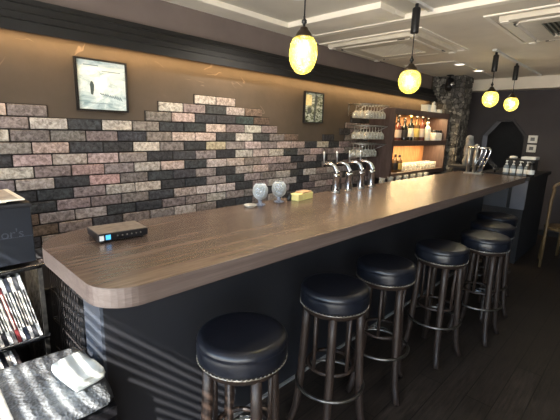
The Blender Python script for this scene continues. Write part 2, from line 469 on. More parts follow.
# side counter at the far end
sc = empty('side_counter', (5.06, .97, 0), 0, 'grey waist-high counter unit standing beyond the far end of the bar', 'counter')
bx('top', (0, 0, TOPZ-.05), (1.25, .6, TOPZ-.01), M['blackmat'], sc)
gp = mat('grey_panel', (88,88,97), .5, 0, .05, 5)
bx('end_panel', (.01, .01, .66), (.04, .16, TOPZ-.051), gp, sc)
bx('side_panel', (.02, .20, .66), (.04, .59, TOPZ-.051), mat('slate_panel', (56,60,70), .5, 0, .05, 5), sc)
bx('kick_board', (.03, .02, 0), (.04, .58, .659), M['blackmat'], sc)
bx('body', (.041, .03, 0), (1.23, .57, TOPZ-.051), M['blackmat'], sc)

# ------------------------------------------------------------------ stools
def circ(r, z, n=36, a0=0, a1=2*PI, cx=0, cy=0):
    return [(cx+r*math.cos(a0+(a1-a0)*i/n), cy+r*math.sin(a0+(a1-a0)*i/n), z) for i in range(n if abs(a1-a0-2*PI) < 1e-6 else n+1)]
def make_stool():
    r = empty('bar_stool')
    q = MB(); q.lathe([(0,.786),(.06,.786),(.128,.786),(.136,.7858),(.146,.7845),(.154,.781),(.160,.775),(.1635,.766),(.163,.760),(.1615,.757),(.1635,.750),(.1645,.73),(.1635,.712),(.1615,.703),(.157,.699),(0,.699)], 40)
    s = q.build('seat', M['leather'], r)
    q = MB()
    for i in range(64):
        a = 2*PI*i/64; q.lathe([(.0042,0),(.003,.003),(0,.0042)], 6, (.1615*math.cos(a), .1615*math.sin(a), .699), (math.cos(a), math.sin(a), 0))
    q.tube(circ(.1625,.6965,48),.0022,6,True); q.build('nail_trim', M['nail'], s)
    q = MB(); q.lathe([(.0,.695),(.150,.695),(.150,.688),(.146,.668),(.12,.668),(.12,.675),(0,.675)], 36); q.build('seat_rim', M['legwood'], r)
    for k in range(4):
        a = PI/2*k; c, s_ = math.cos(a), math.sin(a)
        pr = [(.128,.69),(.132,.55),(.138,.42),(.145,.30),(.153,.19),(.163,.10),(.178,.04),(.196,.0)]
        q = MB(); q.tube([(c*x, s_*x, z) for x, z in pr], [.019,.021,.021,.0205,.020,.019,.018,.017], 10)
        q.build('leg', M['legwood'], r)
    q = MB(); q.tube(circ(.166, .27, 40), .008, 8, True); ring = q.build('foot_ring', M['dullsteel'], r)
    q = MB()
    pts = circ(.178, .27, 8, -.95, -.3)
    for a, b in zip(pts, pts[1:]):
        a = Vector(a); b = Vector(b); m_ = (a+b)/2; d = b-a
        q.rotbox(m_, (d.length*1.05, .004, .03), Matrix.Rotation(math.atan2(d.y, d.x), 3, 'Z'))
    q.build('foot_plate', M['chrome'], ring)
    for k in range(4):           # bent-wood braces between leg and seat
        a = PI/2*k + PI/4
        pts = [(.112*math.cos(a), .112*math.sin(a), .69), (.110*math.cos(a), .110*math.sin(a), .5), (.110*math.cos(a), .110*math.sin(a), .372)]
        q = MB(); q.tube(pts, .009, 8); q.build('brace', M['legwood'], r)
    q = MB(); q.tube(circ(.11, .37, 32), .010, 8, True); q.build('hoop', M['legwood'], r)
    for k in range(4):
        a = PI/2*k; q = MB()
        for z in (.47,): q.lathe([(.006,0),(.005,.004),(0,.006)], 8, (.121*math.cos(a), .121*math.sin(a), z), (-math.cos(a), -math.sin(a), 0))
        q.build('bolt', M['nail'], r)
    return r
ST = make_stool()
STOOLS = [(.815,.955,22,'round black leather bar stool nearest the camera, sunlit striped leg'),
          (1.415,.985,0,'second nearest black leather bar stool with a bright plate on its foot ring'),
          (1.90,.985,40,'third black leather bar stool along the bar, close behind the second'),
          (2.48,.90,15,'fourth black leather bar stool along the bar, seat catching warm light'),
          (2.99,.785,30,'fifth black leather bar stool along the bar, brown reflection across its seat'),
          (3.42,.86,5,'sixth bar stool, half hidden behind the fifth'),
          (3.86,.945,20,'farthest bar stool, by the far end of the bar')]
for i, (x, y, d, lb) in enumerate(STOOLS):
    o = ST if i == 0 else copy_tree(ST)
    az = math.atan2(y, x) + math.radians(d)
    o.location = (x, y, 0); o.rotation_euler = (0,0,az)
    tag(o, lb, 'bar stool', 'black leather bar stools along the bar')

# ------------------------------------------------------------------ lamps
WARM = (1.0, .78, .48)
def light(name, kind, loc, power, color, parent=None, size=.1, sy=None, rot=None, spot=None, radius=None):
    l = bpy.data.lights.new(name, kind); l.energy = power; l.color = color
    if kind == 'AREA':
        l.shape = 'RECTANGLE' if sy else 'DISK'; l.size = size
        if sy: l.size_y = sy
    elif kind in ('POINT', 'SPOT'): l.shadow_soft_size = size
    if spot: l.spot_size = spot; l.spot_blend = .6
    o = bpy.data.objects.new(name, l); COL.objects.link(o); o.location = loc
    if rot: o.rotation_euler = rot
    if parent: o.parent = parent
    return o
PZ = HC + .36
def make_pendant(cap=True, top=.483):
    r = empty('pendant_lamp')
    q = MB(); q.lathe([(.012,.112),(.02,.108),(.022,.10),(.03,.092),(.04,.08),(.046,.068),(.046,.062),(0,.062)], 20); q.build('socket', mat('aged_bronze', (70,60,50), .35, .8, .15, 30), r)
    q = MB(); q.lathe([(.04,.066),(.062,.05),(.074,.028),(.08,0),(.078,-.03),(.068,-.058),(.05,-.08),(.026,-.094),(0,-.098)] if cap != 'oval' else [(.04,.07),(.06,.052),(.072,.026),(.077,-.008),(.074,-.042),(.063,-.074),(.044,-.098),(.022,-.11),(0,-.114)], 28, close=True)
    g = q.build('glass_shade', M['lampglass'], r)
    q = MB(); q.lathe([(0,.03),(.012,.026),(.02,.01),(.022,-.01),(.015,-.028),(0,-.034)], 16); q.build('bulb', emis('bulb_glow', (255,240,190), 4), r)
    q = MB(); q.lathe([(.006,.11),(.008,.125),(.014,.13),(.014,.142),(.006,.148),(.006,.16)], 12); q.build('finial', M['black'] , r)
    if cap is True:
        q = MB(); q.tube([(0,0,.15),(0,0,top-.19)], .0035, 6); q.build('cord', M['black'], r)
        q = MB(); q.lathe([(.004,top-.193),(.027,top-.19),(.028,top-.183),(.028,top-.033),(.024,top-.026),(.012,top-.023),(.012,top),(0,top)], 20); q.build('cord_adjuster', M['black'], r)
    else:
        q = MB(); q.tube([(0,0,.15),(0,0,top-.1)], .0045, 6); q.build('cord', M['black'], r)
        q = MB(); q.lathe([(.004,top-.103),(.03,top-.1),(.032,top-.093),(.032,top-.028),(.028,top-.023),(.012,top-.018),(.012,top),(0,top)], 20); q.build('cord_adjuster', M['black'], r)
    light('bulb_light', 'POINT', (0,0,-.0), 10, (1,.9,.72), r, .04)
    return r
pn0 = make_pendant('oval', 2.372-PZ-.025); pn0.location = (1.53, 1.35, PZ+.025); pn0.scale = (.93,.93,1)
tag(pn0, 'large oval yellow mottled glass pendant lamp nearest the camera', 'pendant lamp', 'yellow glass pendant lamps')
pn = make_pendant(True, 2.372-PZ-.01); pnf = make_pendant(True, 2.34-PZ-.025)
PX = [(2.70,'yellow glass pendant lamp hanging just left of the lit liquor cabinet, second along the bar'),
      (4.56,'third yellow glass pendant lamp, left one of the far pair'),
      (5.37,'farthest yellow glass pendant lamp, right one of the far pair')]
for i, (x, lb) in enumerate(PX):
    o = (pn, pnf, None)[i] or copy_tree(pnf)
    o.location = (x, 1.35, PZ+(.025 if i else .01)); tag(o, lb, 'pendant lamp', 'yellow glass pendant lamps')
def rail(x0, x1, z, lb):
    r = empty('track_rail', (0,1.35,z), 0, lb, 'lighting track', 'ceiling lighting tracks')
    q = MB(); q.box((x0,-.017,0),(x1,.017,.02), bev=.002); q.build('rail', M['white'], r)
    for x in (x0, x1):
        q = MB(); q.box((x-.02,-.019,-.001),(x+.02,.019,.02)); q.build('end_cap', M['white'], r)
rail(.9, 2.925, 2.372, 'white ceiling lighting track carrying the two nearest pendant lamps')
rail(4.5, 6.6, 2.34, 'white ceiling lighting track carrying the far pair of pendant lamps')
def downlight(x, y, z, lb, p=14):
    r = empty('downlight', (x,y,z), 0, lb, 'ceiling light', 'recessed round ceiling downlights')
    q = MB(); q.lathe([(.075,.0),(.075,-.006),(.062,-.009),(.055,.0)], 28); q.build('trim_ring', M['white'], r)
    q = MB(); q.lathe([(.054,-.001),(.054,-.0035),(0,-.0035)], 24); q.build('lens', emis('downlight_lens', (255,246,228), 2), r)
    light('lamp', 'SPOT', (0,0,-.02), p, (1,.9,.76), r, .05, spot=math.radians(150))
    return r
downlight(2.12, 1.93, ZC+.012, 'round white downlight at the top edge, above the nearest pendant lamp', 55)
downlight(5.12, 1.92, ZC-.032, 'left one of two small round downlights near the far end of the ceiling', 5)
downlight(5.75, 1.90, ZC-.032, 'right one of two small round downlights near the far end of the ceiling', 5)

# ceiling air-conditioning cassettes
def cassette(x, y, lb, pale):
    r = empty('ceiling_cassette', (x, y, ZC-.02), 0, lb, 'air conditioner', 'square ceiling air conditioners')
    S = .5
    def ring(q, a, b, z0, z1):
        q.box((-a,-a,z0),(a,-b,z1)); q.box((-a,b,z0),(a,a,z1)); q.box((-a,-b,z0),(-b,b,z1)); q.box((b,-b,z0),(a,b,z1))
    q = MB(); ring(q, .56, .53, -.01, 0); q.build('ceiling_trim', M['cream'], r)
    q = MB()
    ring(q, .475, .405, -.035, 0); ring(q, .37, .25, -.04, 0); ring(q, .405, .37, -.012, 0)
    q.build('panel', mat('cassette_panel', (214,206,190), .5, 0, .03, 8), r)
    for k in range(4):
        R = Matrix.Rotation(PI/2*k, 3, 'Z'); q = MB()
        q.rotbox(R @ Vector((.387,0,-.03)), (.03,.62,.006) , R @ Matrix.Rotation(.5,3,'Y')); q.build('air_flap', M['cream'], r)
        q = MB(); q.rotbox(R @ Vector((.44,.44,-.038)), (.06,.05,.012), R, bev=.003); q.build('corner_cover', M['blackmat'] if False else M['cream'], r)
        q = MB(); q.rotbox(R @ Vector((.405,.30,-.036)), (.012,.07,.01), R); q.build('hinge', M['black'], r)
    q = MB()
    for i in range(16): y_ = -.24+i*.032; q.box((-.245,y_,-.036),(.245,y_+.012,-.028))
    g = q.build('grille', M['cream'] if pale else mat('grille_grey', (120,122,112), .6, 0, .05, 10), r)
    q = MB(); q.box((-.25,-.25,-.012),(.25,.25,-.002)); q.build('filter', mat('filter_pale', (206,196,178), .9, 0, .05, 10) if pale else mat('filter_dark', (70,72,68), .9, 0, .05, 10), g)
    return r
cassette(3.80, 2.12, 'square ceiling air conditioner beside the brick wall, above the taps', True)
cassette(3.78, .52, 'square ceiling air conditioner with dark grille at the upper right', False)

# ------------------------------------------------------------------ pictures
def picture(x0, x1, z0, z1, m, lb, snow):
    r = empty('framed_picture', ((x0+x1)/2, WY, (z0+z1)/2), 0, lb, 'picture', 'framed pictures on the plaster wall')
    w, h = (x1-x0)/2, (z1-z0)/2; t = .011
    q = MB()
    q.box((-w,-.028,-h),(w,-.001,-h+t)); q.box((-w,-.028,h-t),(w,-.001,h)); q.box((-w,-.028,-h+t),(-w+t,-.001,h-t)); q.box((w-t,-.028,-h+t),(w,-.001,h-t))
    q.build('frame', M['black'], r)
    q = MB(); q.box((-w+t,-.016,-h+t),(w-t,-.001,h-t)); p_ = q.build('print', m, r)
    if snow:
        q = MB()
        fig = [(-.075,-.055),(-.062,-.06),(-.055,-.03),(-.052,0),(-.058,.018),(-.064,.026),(-.072,.02),(-.078,.005),(-.076,-.025)]
        q.prism(fig, -.0172, -.0162, 'y'); q.build('figure_shape', mat('print_ink', (70,84,86), .4), p_)
        q = MB(); rnd = random.Random(2)
        for i in range(9):
            x = -.02+.016*i; q.prism([(x,-.05-.003*i),(x+.018,-.058-.004*i),(x+.018,-.052-.004*i),(x+.003,-.042-.002*i)], -.0172, -.0162, 'y')
        q.box((-.12,-.0172,-.112),(.06,-.0162,-.108))
        q.box((.0,-.0172,.088),(.12,-.0162,.094)); q.box((-.11,-.0172,.118),(-.02,-.0162,.124))
        q.build('drawn_lines', mat('print_ink_pale', (132,152,158), .4), p_)
    else:
        q = MB()
        q.box((-w+.02,-.0172,.02),(-.04,-.0162,h-.03)); q.build('pale_patch', mat('print_cream', (226,214,160), .4), p_)
        q = MB(); q.prism([(.0,-h+.02),(.03,-h+.02),(.035,.0),(.06,.06),(.05,h-.03),(.02,h-.03),(.01,.03)], -.0172, -.0162, 'y')
        q.prism([(-.1,-.01),(-.04,0),(-.05,-.06),(-.1,-.07)], -.0172, -.0162, 'y'); q.build('dark_shape', mat('print_dark', (60,68,66), .4), p_)
    return r
picture(.874, 1.199, HC+.075, HC+.395, M['print_snow'], 'large black-framed pale picture of a lone figure, at left above the bricks', True)
picture(3.035, 3.345, HC+.068, HC+.38, M['print_town'], 'small black-framed dark and white picture further along the wall', False)

# ------------------------------------------------------------------ cabinet
CX0, CX1, CY0, CZ0, CZ1 = 4.3, 5.98, 2.3, .93, 1.785
cab = empty('liquor_cabinet', (CX0, CY0, CZ0), 0, 'dark brown wall cabinet with two lit shelves of bottles and glasses', 'cabinet')
L, D, H = CX1-CX0, WY-CY0-.002, CZ1-CZ0
t = .045; ZM = .425
q = MB(); q.box((0,0,0),(L,D,.06)); q.box((0,0,H-t),(L,D,H)); q.box((0,0,.06),(t,D,H-t)); q.box((L-t,0,.06),(L,D,H-t)); q.build('carcass', M['cab'], cab)
q = MB(); q.box((t,0,H-t-.028),(L-t,.014,H-t-.0002)); q.box((t,.001,ZM-.026),(L-t,.014,ZM-.0002)); q.build('valance', M['cab'], cab)
bx('shelf', (t,.0,ZM-.0), (L-t,D,ZM+.04), M['cab'], cab)
bx('back_panel', (t,D-.02,.06), (L-t,D,H-t), M['cabback'], cab)
for z_ in (H-t-.012, ZM-.012):
    s_ = bx('light_strip', (t+.02,.05,z_), (L-t-.02,.065,z_+.01), emis('warm_led', (255,206,128), 2.2), cab)
    light('strip_light', 'AREA', (L/2,.10,z_-.006), 10, (1,.70,.36), cab, L-.2, .04)
SH1 = CZ0+ZM+.04; SH0 = CZ0+.06

BOT = {}
def bottle_mesh(kind):
    q = MB(); c = MB(); lab = MB()
    prof = {'wine': [(.036,0),(.037,.01),(.037,.17),(.03,.195),(.015,.215),(.0135,.27),(.015,.272),(.015,.28)],
            'whisky': [(.042,0),(.043,.01),(.043,.14),(.036,.165),(.017,.18),(.015,.22)],
            'squat': [(.05,0),(.052,.01),(.05,.10),(.03,.13),(.015,.145),(.015,.18)],
            'slim': [(.028,0),(.029,.01),(.028,.16),(.02,.20),(.012,.22),(.012,.25)],
            'jar': [(.032,0),(.034,.008),(.034,.07),(.028,.08),(.028,.088)]}[kind]
    q.lathe(prof, 14); r, z = prof[-1]
    c.lathe([(r+.003,z-.02),(r+.003,z+.012),(0,z+.012)], 10)
    rb = max(p[0] for p in prof); zb = prof[2][1]
    lab.lathe([(rb+.0008,zb*.25),(rb+.0008,zb*.85)], 14, close=True)
    return q, c, lab
def bottle(kind, loc, glass, cap, lab, label, group=None, s=1):
    r = empty('bottle', loc, 0, label, 'bottle', group)
    q, c, l = bottle_mesh(kind)
    q.build('glass', glass, r); c.build('cap', cap, r); l.build('paper_label', lab, r)
    r.scale = (s,s,s); return r
def bm_(n, c, r=.15, tr=0): return mat(n, c, r, 0, .05, 20)
GA = bm_('amber_glass', (104,78,52)); GR = bm_('red_glass', (96,52,46)); GD = bm_('dark_glass', (20,24,20)); GG = bm_('green_glass', (60,92,46)); GY = bm_('yellow_liqueur', (220,208,136)); GW = bm_('pale_glass', (220,224,214)); GO = bm_('orange_liqueur', (190,140,90))
LW = bm_('label_white', (232,226,210), .6); LB = bm_('label_black', (36,32,30), .6); LY = bm_('label_yellow', (226,196,110), .6); LR = bm_('label_red', (206,190,176), .6)
CB = M['black']; CW = M['white']; CGo = mat('gold_cap', (200,160,80), .3, .8, .1, 20)
up = [('whisky',GY,CW,LY,'yellow bottle with white cap at the left end of the upper cabinet shelf'),
      ('slim',GY,CGo,LW,'slim pale yellow bottle, second on the upper cabinet shelf'),
      ('whisky',GR,CB,LR,'red bottle with red label, third on the upper cabinet shelf'),
      ('wine',GD,CB,LB,'tall dark bottle right of the red one, upper cabinet shelf'),
      ('whisky',GD,CB,LB,'broad dark bottle, fifth on the upper cabinet shelf'),
      ('slim',GR,CB,LW,'slim red bottle with white label, upper cabinet shelf'),
      ('wine',GD,CGo,LW,'dark bottle with gold cap and white label, upper cabinet shelf'),
      ('squat',GW,CB,LW,'squat clear bottle with black cap, upper cabinet shelf'),
      ('wine',GA,CB,LY,'tall amber bottle with yellow label, upper cabinet shelf'),
      ('whisky',GY,CB,LW,'yellow bottle with white label and black cap in the middle of the upper shelf'),
      ('wine',GR,CB,LR,'tall red bottle with black cap, upper cabinet shelf'),
      ('squat',GG,CGo,LY,'squat green bottle with gold cap, upper cabinet shelf'),
      ('whisky',GW,CW,LW,'pale bottle with white cap, upper cabinet shelf'),
      ('wine',GD,CB,LY,'dark bottle with yellow label towards the right of the upper shelf')]
for i, (k, g, c, l, lb) in enumerate(up):
    bottle(k, (CX0+.13+i*.088, CY0+.10+(.05 if i % 2 else 0), SH1), g, c, l, lb, 'bottles on the upper cabinet shelf', 1.12)
for i, w in enumerate(('left', 'middle', 'right')):
    bottle('jar', (CX0+1.40+i*.085, CY0+.09, SH1), M['white'], CB, LW, 'white jar with dark lid, %s of the three on the upper cabinet shelf' % w, 'white jars on the upper cabinet shelf', 1.5)
bottle('wine', (CX0+.10, CY0+.10, SH0), GD, CB, LB, 'tall dark bottle at the left end of the lower cabinet shelf', 'bottles on the lower cabinet shelf')
bottle('slim', (CX0+.19, CY0+.14, SH0), GD, CW, LW, 'slim dark bottle with white label, lower cabinet shelf', 'bottles on the lower cabinet shelf')
bottle('whisky', (CX0+.29, CY0+.09, SH0), GA, CB, LB, 'short amber bottle with black cap, lower cabinet shelf', 'bottles on the lower cabinet shelf')
bottle('whisky', (CX0+.42, CY0+.10, SH0), GA, CB, LY, 'short amber bottle with yellow label, lower cabinet shelf', 'bottles on the lower cabinet shelf', .95)
# glasses on the lower shelf
gq = MB(); gq.lathe([(.03,0),(.034,.04),(.036,.09),(.034,.09),(.032,.04),(.027,.006),(0,.006)], 12, close=True)
tum = gq.build('tumbler', M['frost'])
n = 0
for j in range(2):
    for i in range(11):
        o = tum if n == 0 else tum.copy()
        if n: COL.objects.link(o)
        o.location = (CX0+.55+i*.098+.03*j, CY0+.10+.11*j, SH0); n += 1
        tag(o, 'clear tumbler standing among others on the lower lit cabinet shelf', 'glass', 'tumblers on the lower cabinet shelf')
# things on top of the cabinet
r = empty('paper_box', (CX0+1.07, CY0+.1, CZ1), 0, 'small white box on top of the liquor cabinet', 'box')
bx('carton', (-.055,-.05,0), (.055,.05,.085), M['paper'], r); bx('lid', (-.058,-.053,.086), (.058,.053,.10), M['paper'], r)
q = MB(); q.lathe([(0,0),(.1,0),(.105,.03),(.09,.07),(.06,.09),(.05,.13),(.06,.16),(.045,.19),(.03,.2),(.035,.23),(.02,.26),(0,.27)], 14)
for v in q.bm.verts: v.co += Vector((noise.noise(v.co*14), noise.noise(v.co*14+Vector((5,5,5))), 0))*.025; v.co *= .62
tag(q.build('figurine', M['paper'], None, (CX0+1.35, CY0+.12, CZ1)), 'white ornament on top of the cabinet, right of the white box', 'ornament')
q = MB(); q.lathe([(0,0),(.04,0),(.05,.03),(.035,.06),(0,.065)], 12)
tag(q.build('small_bowl', M['paper'], None, (CX0+1.56, CY0+.12, CZ1)), 'small pale dish at the right end of the cabinet top', 'dish')

# back counter below the cabinet
bc = empty('back_counter', (3.95, 2.25, 0), 0, 'low black work counter under the liquor cabinet', 'counter')
bx('worktop', (0,-.06,.84), (2.05,.37,.87), M['black'], bc); bx('body', (.02,0,0), (2.03,.365,.839), M['blackmat'], bc)
rnd = random.Random(11)
for i in range(8):
    k = rnd.choice(['wine','slim','whisky','squat']); 
for i in range(7):
    o = tum.copy(); COL.objects.link(o); o.location = (4.1+i*.2, 2.28, .87)
    tag(o, 'clear tumbler standing on the black work counter under the cabinet', 'glass', 'tumblers on the back counter')

# wall racks of hanging glasses
gq = MB(); gq.lathe([(.030,0),(.030,-.003),(.006,-.006),(.004,-.012),(.004,-.07),(.012,-.078),(.034,-.10),(.041,-.125),(.037,-.16),(.035,-.16),(.039,-.125),(.032,-.102),(.010,-.08),(0,-.078)], 12, close=True)
wg = gq.build('wine_glass', M['frost']); n = 0
sg = MB(); sg.lathe([(.026,0),(.026,.003),(.005,.006),(.005,.03),(.026,.05),(.032,.09),(.03,.10),(.028,.09),(.02,.05),(0,.045)], 12, close=True)
def rack(z, x0, x1, rows, lb, gl):
    global n
    r = empty('glass_rack', (x0, WY, z), 0, lb, 'glass rack', 'wall racks for hanging glasses')
    q = MB(); w = x1-x0
    for y in [-.035-.04*i for i in range(7)]: q.tube([(0,y,0),(w,y,0)], .003, 6)
    q.tube([(0,-.005,0),(0,-.285,0),(w,-.285,0),(w,-.005,0)], .0045, 6); q.tube([(0,-.285,0),(0,-.005,-.12)], .003, 6); q.tube([(w,-.285,0),(w,-.005,-.12)], .003, 6)
    q.build('wire_frame', M['steel'], r)
    q = MB(); q.box((0,-.006,-.13),(.012,-.001,.01)); q.box((w-.012,-.006,-.13),(w,-.001,.01)); q.build('bracket', M['steel'], r)
    for j in range(rows):
        for i in range(6):
            o = wg if n == 0 else wg.copy()
            if n: COL.objects.link(o)
            n += 1
            o.location = (x0+.05+i*(w-.1)/5, WY-.075-j*.08, z+.0095)
            tag(o, gl, 'wine glass', gl2)
gl2 = 'wine glasses hanging in the top rack'; rack(1.80, 3.84, 4.27, 3, 'topmost wire glass rack on the wall left of the cabinet', 'upside-down stemmed glass hanging in the topmost wall rack')
gl2 = 'wine glasses hanging in the middle rack'; rack(1.56, 3.84, 4.27, 3, 'middle wire glass rack on the wall left of the cabinet', 'upside-down stemmed glass hanging in the middle wall rack')
gl2 = 'wine glasses hanging in the bottom rack'; rack(1.35, 3.84, 4.27, 2, 'lowest wire glass rack, behind the beer taps', 'upside-down stemmed glass hanging in the lowest wall rack')

# ------------------------------------------------------------------ things on the bar
# set-top box / router
rt = empty('router', (.615, 1.515, TOPZ), math.radians(-4), 'flat black electronic box with a lit blue square on the near end of the bar', 'electronic box')
q = MB(); q.box((-.10,-.075,.006),(.115,.085,.036), bev=.004); q.build('casing', M['black'], rt)
q = MB(); q.box((-.098,-.07,.0361),(.113,.083,.0375)); q.build('top_plate', mat('pale_brown_top', (116,104,94), .5, 0, .15, 30), rt)  # top plate paler and browner than the casing
q = MB()
for x in (-.08,.095):
    for y in (-.055,.065): q.lathe([(.008,0),(.008,.006)], 10, (x,y,0))
q.build('rubber_foot', M['black'], rt)
bx('blue_light', (-.070,-.0765,.012), (-.05,-.0745,.030), emis('blue_panel', (70,160,225), .9), rt)
bx('white_sticker', (-.096,-.0765,.010), (-.078,-.0745,.030), M['white'], rt)
q = MB()
for i in range(6): q.lathe([(.0035,0),(.0035,.002),(0,.003)], 8, (-.02+.02*i,-.0745,.022), (0,-1,0))
q.build('button', M['dullsteel'], rt)

rt.scale = (.9,.9,1)
# beer taps
def make_tap():
    r = empty('beer_tap')
    q = MB(); q.lathe([(.034,0),(.034,.006),(.026,.012),(.025,.02),(.025,.115),(.028,.12),(.028,.132),(.02,.14)], 20); q.build('column', M['chrome'], r)
    q = MB()
    pts = [(0,0,.14),(0,.002,.16),(0,.012,.185),(0,.03,.196),(0,.055,.203),(0,.08,.204),(0,.10,.199),(0,.108,.188)]
    q.tube(pts, [.018,.017,.016,.015,.014,.013,.012,.010], 12); q.build('spout', M['chrome'], r)
    q = MB(); q.tube([(0,.106,.205),(0,.107,.25),(0,.108,.29)], [.005,.007,.0085], 10); q.lathe([(.0085,0),(.006,.006),(0,.008)], 10, (0,.108,.289)); q.build('handle', M['steel'], r)
    q = MB(); q.lathe([(.022,0),(.022,.012),(.012,.02),(0,.022)], 12, (.0,.0,.148), (0,-1,.2)); q.build('valve', M['chrome'], r)
    q = MB(); q.box((.03,-.01,.0),(.065,.025,.105), bev=.004); q.build('regulator', M['black'], r)
    return r
tp = make_tap()
for i, (x, w) in enumerate([(2.28,'nearest of the four chrome beer taps on the bar'),(2.44,'second nearest of the four chrome beer taps'),(2.61,'third of the four chrome beer taps'),(2.77,'farthest of the four chrome beer taps')]):
    o = tp if i == 0 else copy_tree(tp)
    o.location = (x, 1.64, TOPZ); o.rotation_euler = (0,0,math.radians(10)); tag(o, w, 'beer tap', 'chrome beer taps on the bar')

# round footed glasses
def make_globe():
    r = empty('goblet')
    q = MB(); q.lathe([(.0,.030),(.02,.033),(.038,.048),(.046,.070),(.047,.088),(.043,.106),(.034,.120),(.026,.127),(.024,.126),(.032,.119),(.041,.105),(.045,.088),(.044,.071),(.036,.050),(.0,.034)], 24, close=True); q.build('bowl', M['glass'], r)
    q = MB(); q.lathe([(.016,.031),(.011,.022),(.013,.010),(.032,.005),(.034,0),(0,0)], 20); q.build('foot', mat('pale_blue_base', (128,134,148), .2, 0, .3, 50), r)
    q = MB(); q.lathe([(0,.036),(.028,.046),(.038,.066),(.039,.08),(0,.08)], 20); q.build('filling', mat('silver_filling', (96,102,112), .25, .4, .5, 60), r)
    return r
g0 = make_globe();  g0.location = (1.53,1.645,TOPZ); tag(g0, 'left one of two round clear goblets at the wall side of the bar', 'goblet', 'round goblets on the bar')
g1 = copy_tree(g0, (1.69,1.645,TOPZ), .4, 'right one of two round clear goblets, beside the yellow box', 'round goblets on the bar')
yb = empty('snack_box', (1.88,1.62,TOPZ), math.radians(8), 'pale yellow box lying on the bar between goblets and taps', 'box')
bx('carton', (-.09,-.035,0), (.085,.035,.042), M['cream_card'], yb, .003); bx('flap', (-.03,-.03,.0422), (.08,.033,.049), mat('card_brown', (186,150,110), .6), yb)
q = MB(); q.lathe([(.014,0),(.015,.004),(.015,.035),(.008,.042),(.008,.05),(0,.052)], 12); 
tag(q.build('dropper_bottle', M['black'], None, (1.775,1.635,TOPZ)), 'tiny black bottle between the right goblet and the yellow box', 'bottle')
q = MB(); q.lathe([(0,0),(.022,0),(.04,.012),(.038,.014),(.02,.004),(0,.004)], 16, close=True)
tag(q.build('ash_tray', M['frost'], None, (1.44,1.63,TOPZ)), 'small glass dish left of the round goblets', 'dish')

# far draft tower with three bent chrome arms
tw = empty('draft_tower', (4.80,1.51,TOPZ), 0, 'tall silver dispenser tower at the far end of the bar', 'beer dispenser')
for y in (-.02,.05):
    q = MB(); q.tube([(0,y,0),(0,y,.30)], .019, 14); q.build('post', M['steel'], tw)
q = MB(); q.tube([(0,.075,.30),(0,-.16,.30)], .012, 12); q.build('cross_bar', M['chrome'], tw)
for i in range(3):
    q = MB(); y = -.062-.046*i
    q.tube([(0,y,.30),(.0,y-.012,.285),(0,y-.018,.262),(0,y-.002,.20),(0,y+.03,.10),(0,y+.06,.012)], [.010,.012,.012,.009,.008,.007], 10)
    q.build('bent_arm', M['chrome'], tw)
q = MB(); q.box((-.04,-.12,0),(.05,.08,.012)); q.build('base_plate', M['steel'], tw)
q = MB(); q.lathe([(0,.0),(.055,0),(.06,.05),(.052,.12),(.06,.2),(.045,.28),(.05,.34),(.03,.38),(0,.39)], 16)
for v in q.bm.verts: v.co += Vector((noise.noise(v.co*22), noise.noise(v.co*22+Vector((9,3,5))), noise.noise(v.co*18)))*.02
q2 = q.build('wrapped_dispenser', M['bubble'], None, (5.3,1.74,1.10)); 
tag(q2, 'crumpled silvery wrapped cylinder standing behind the far draft tower', 'wrapped dispenser')
st = empty('side_stand', (5.3,1.76,0), 0, 'black stand beside the stone pillar carrying the wrapped cylinder', 'stand')
bx('top', (-.16,-.16,1.07), (.16,.16,1.10), M['blackmat'], st); bx('column', (-.1,-.1,0), (.1,.1,1.069), M['blackmat'], st)
q = MB(); q.lathe([(0,0),(.03,0),(.032,.01),(.03,.26),(.02,.28),(.0,.285)], 14)
tag(q.build('steel_flask', M['steel'], None, (5.28,1.64,1.10)), 'slim steel flask beside the wrapped silver cylinder', 'flask')

# tablet on a stand, and things on the side counter
SZ = TOPZ-.01
tb = empty('tablet_stand', (5.22,1.38,SZ), 0, 'dark tablet tilted on a stand left of the pump bottles', 'tablet')
q = MB(); q.rotbox((0,.04,.11), (.19,.010,.18), Matrix.Rotation(-.75,3,'X'), .003); q.build('screen', mat('screen_dark', (44,46,50), .25), tb)
q = MB(); q.box((-.05,-.07,0),(.05,.08,.012)); q.tube([(0,0,.01),(.01,.0,.1)], .01, 8); q.build('foot', M['black'], tb)
def make_pump():
    r = empty('pump_bottle')
    q = MB(); q.lathe([(.034,0),(.036,.006),(.036,.10),(.03,.125),(.014,.135),(.014,.145)], 16); q.build('bottle', mat('pump_bottle_clear', (122,132,142), .15, 0, .05, 20), r)
    q = MB(); q.lathe([(.017,.14),(.017,.155),(.006,.158),(.005,.185),(.013,.188),(.013,.198),(0,.199)], 12); q.tube([(0,0,.194),(-.035,.0,.192),(-.042,0,.184)], .005, 8); q.build('pump', M['white'], r)
    q = MB(); q.lathe([(.0366,.03),(.0366,.09)], 16, close=True); q.build('paper_label', M['white'], r)
    return r
pb = make_pump()
for i, w in enumerate(['leftmost of the four pump bottles on the side counter','second from the left of the four pump bottles on the side counter','third from the left of the four pump bottles on the side counter','rightmost of the four pump bottles on the side counter']):
    o = pb if i == 0 else copy_tree(pb)
    o.location = (5.22, 1.26-.072*i, SZ); o.scale = (.85,.85,.85); o.rotation_euler = (0,0,.5*i); tag(o, w, 'pump bottle', 'pump bottles on the side counter')
jr = empty('black_label_jar', (5.16, .99, SZ), 0, 'jar with a black and white label at the right end of the pump bottles', 'jar')
q = MB(); q.lathe([(.036,0),(.038,.005),(.038,.12),(.03,.135),(.03,.14)], 18); q.build('body', mat('jar_dark', (40,38,38), .2), jr)
q = MB(); q.lathe([(.0386,.03),(.0386,.08)], 18, close=True); q.build('paper_label', M['white'], jr)
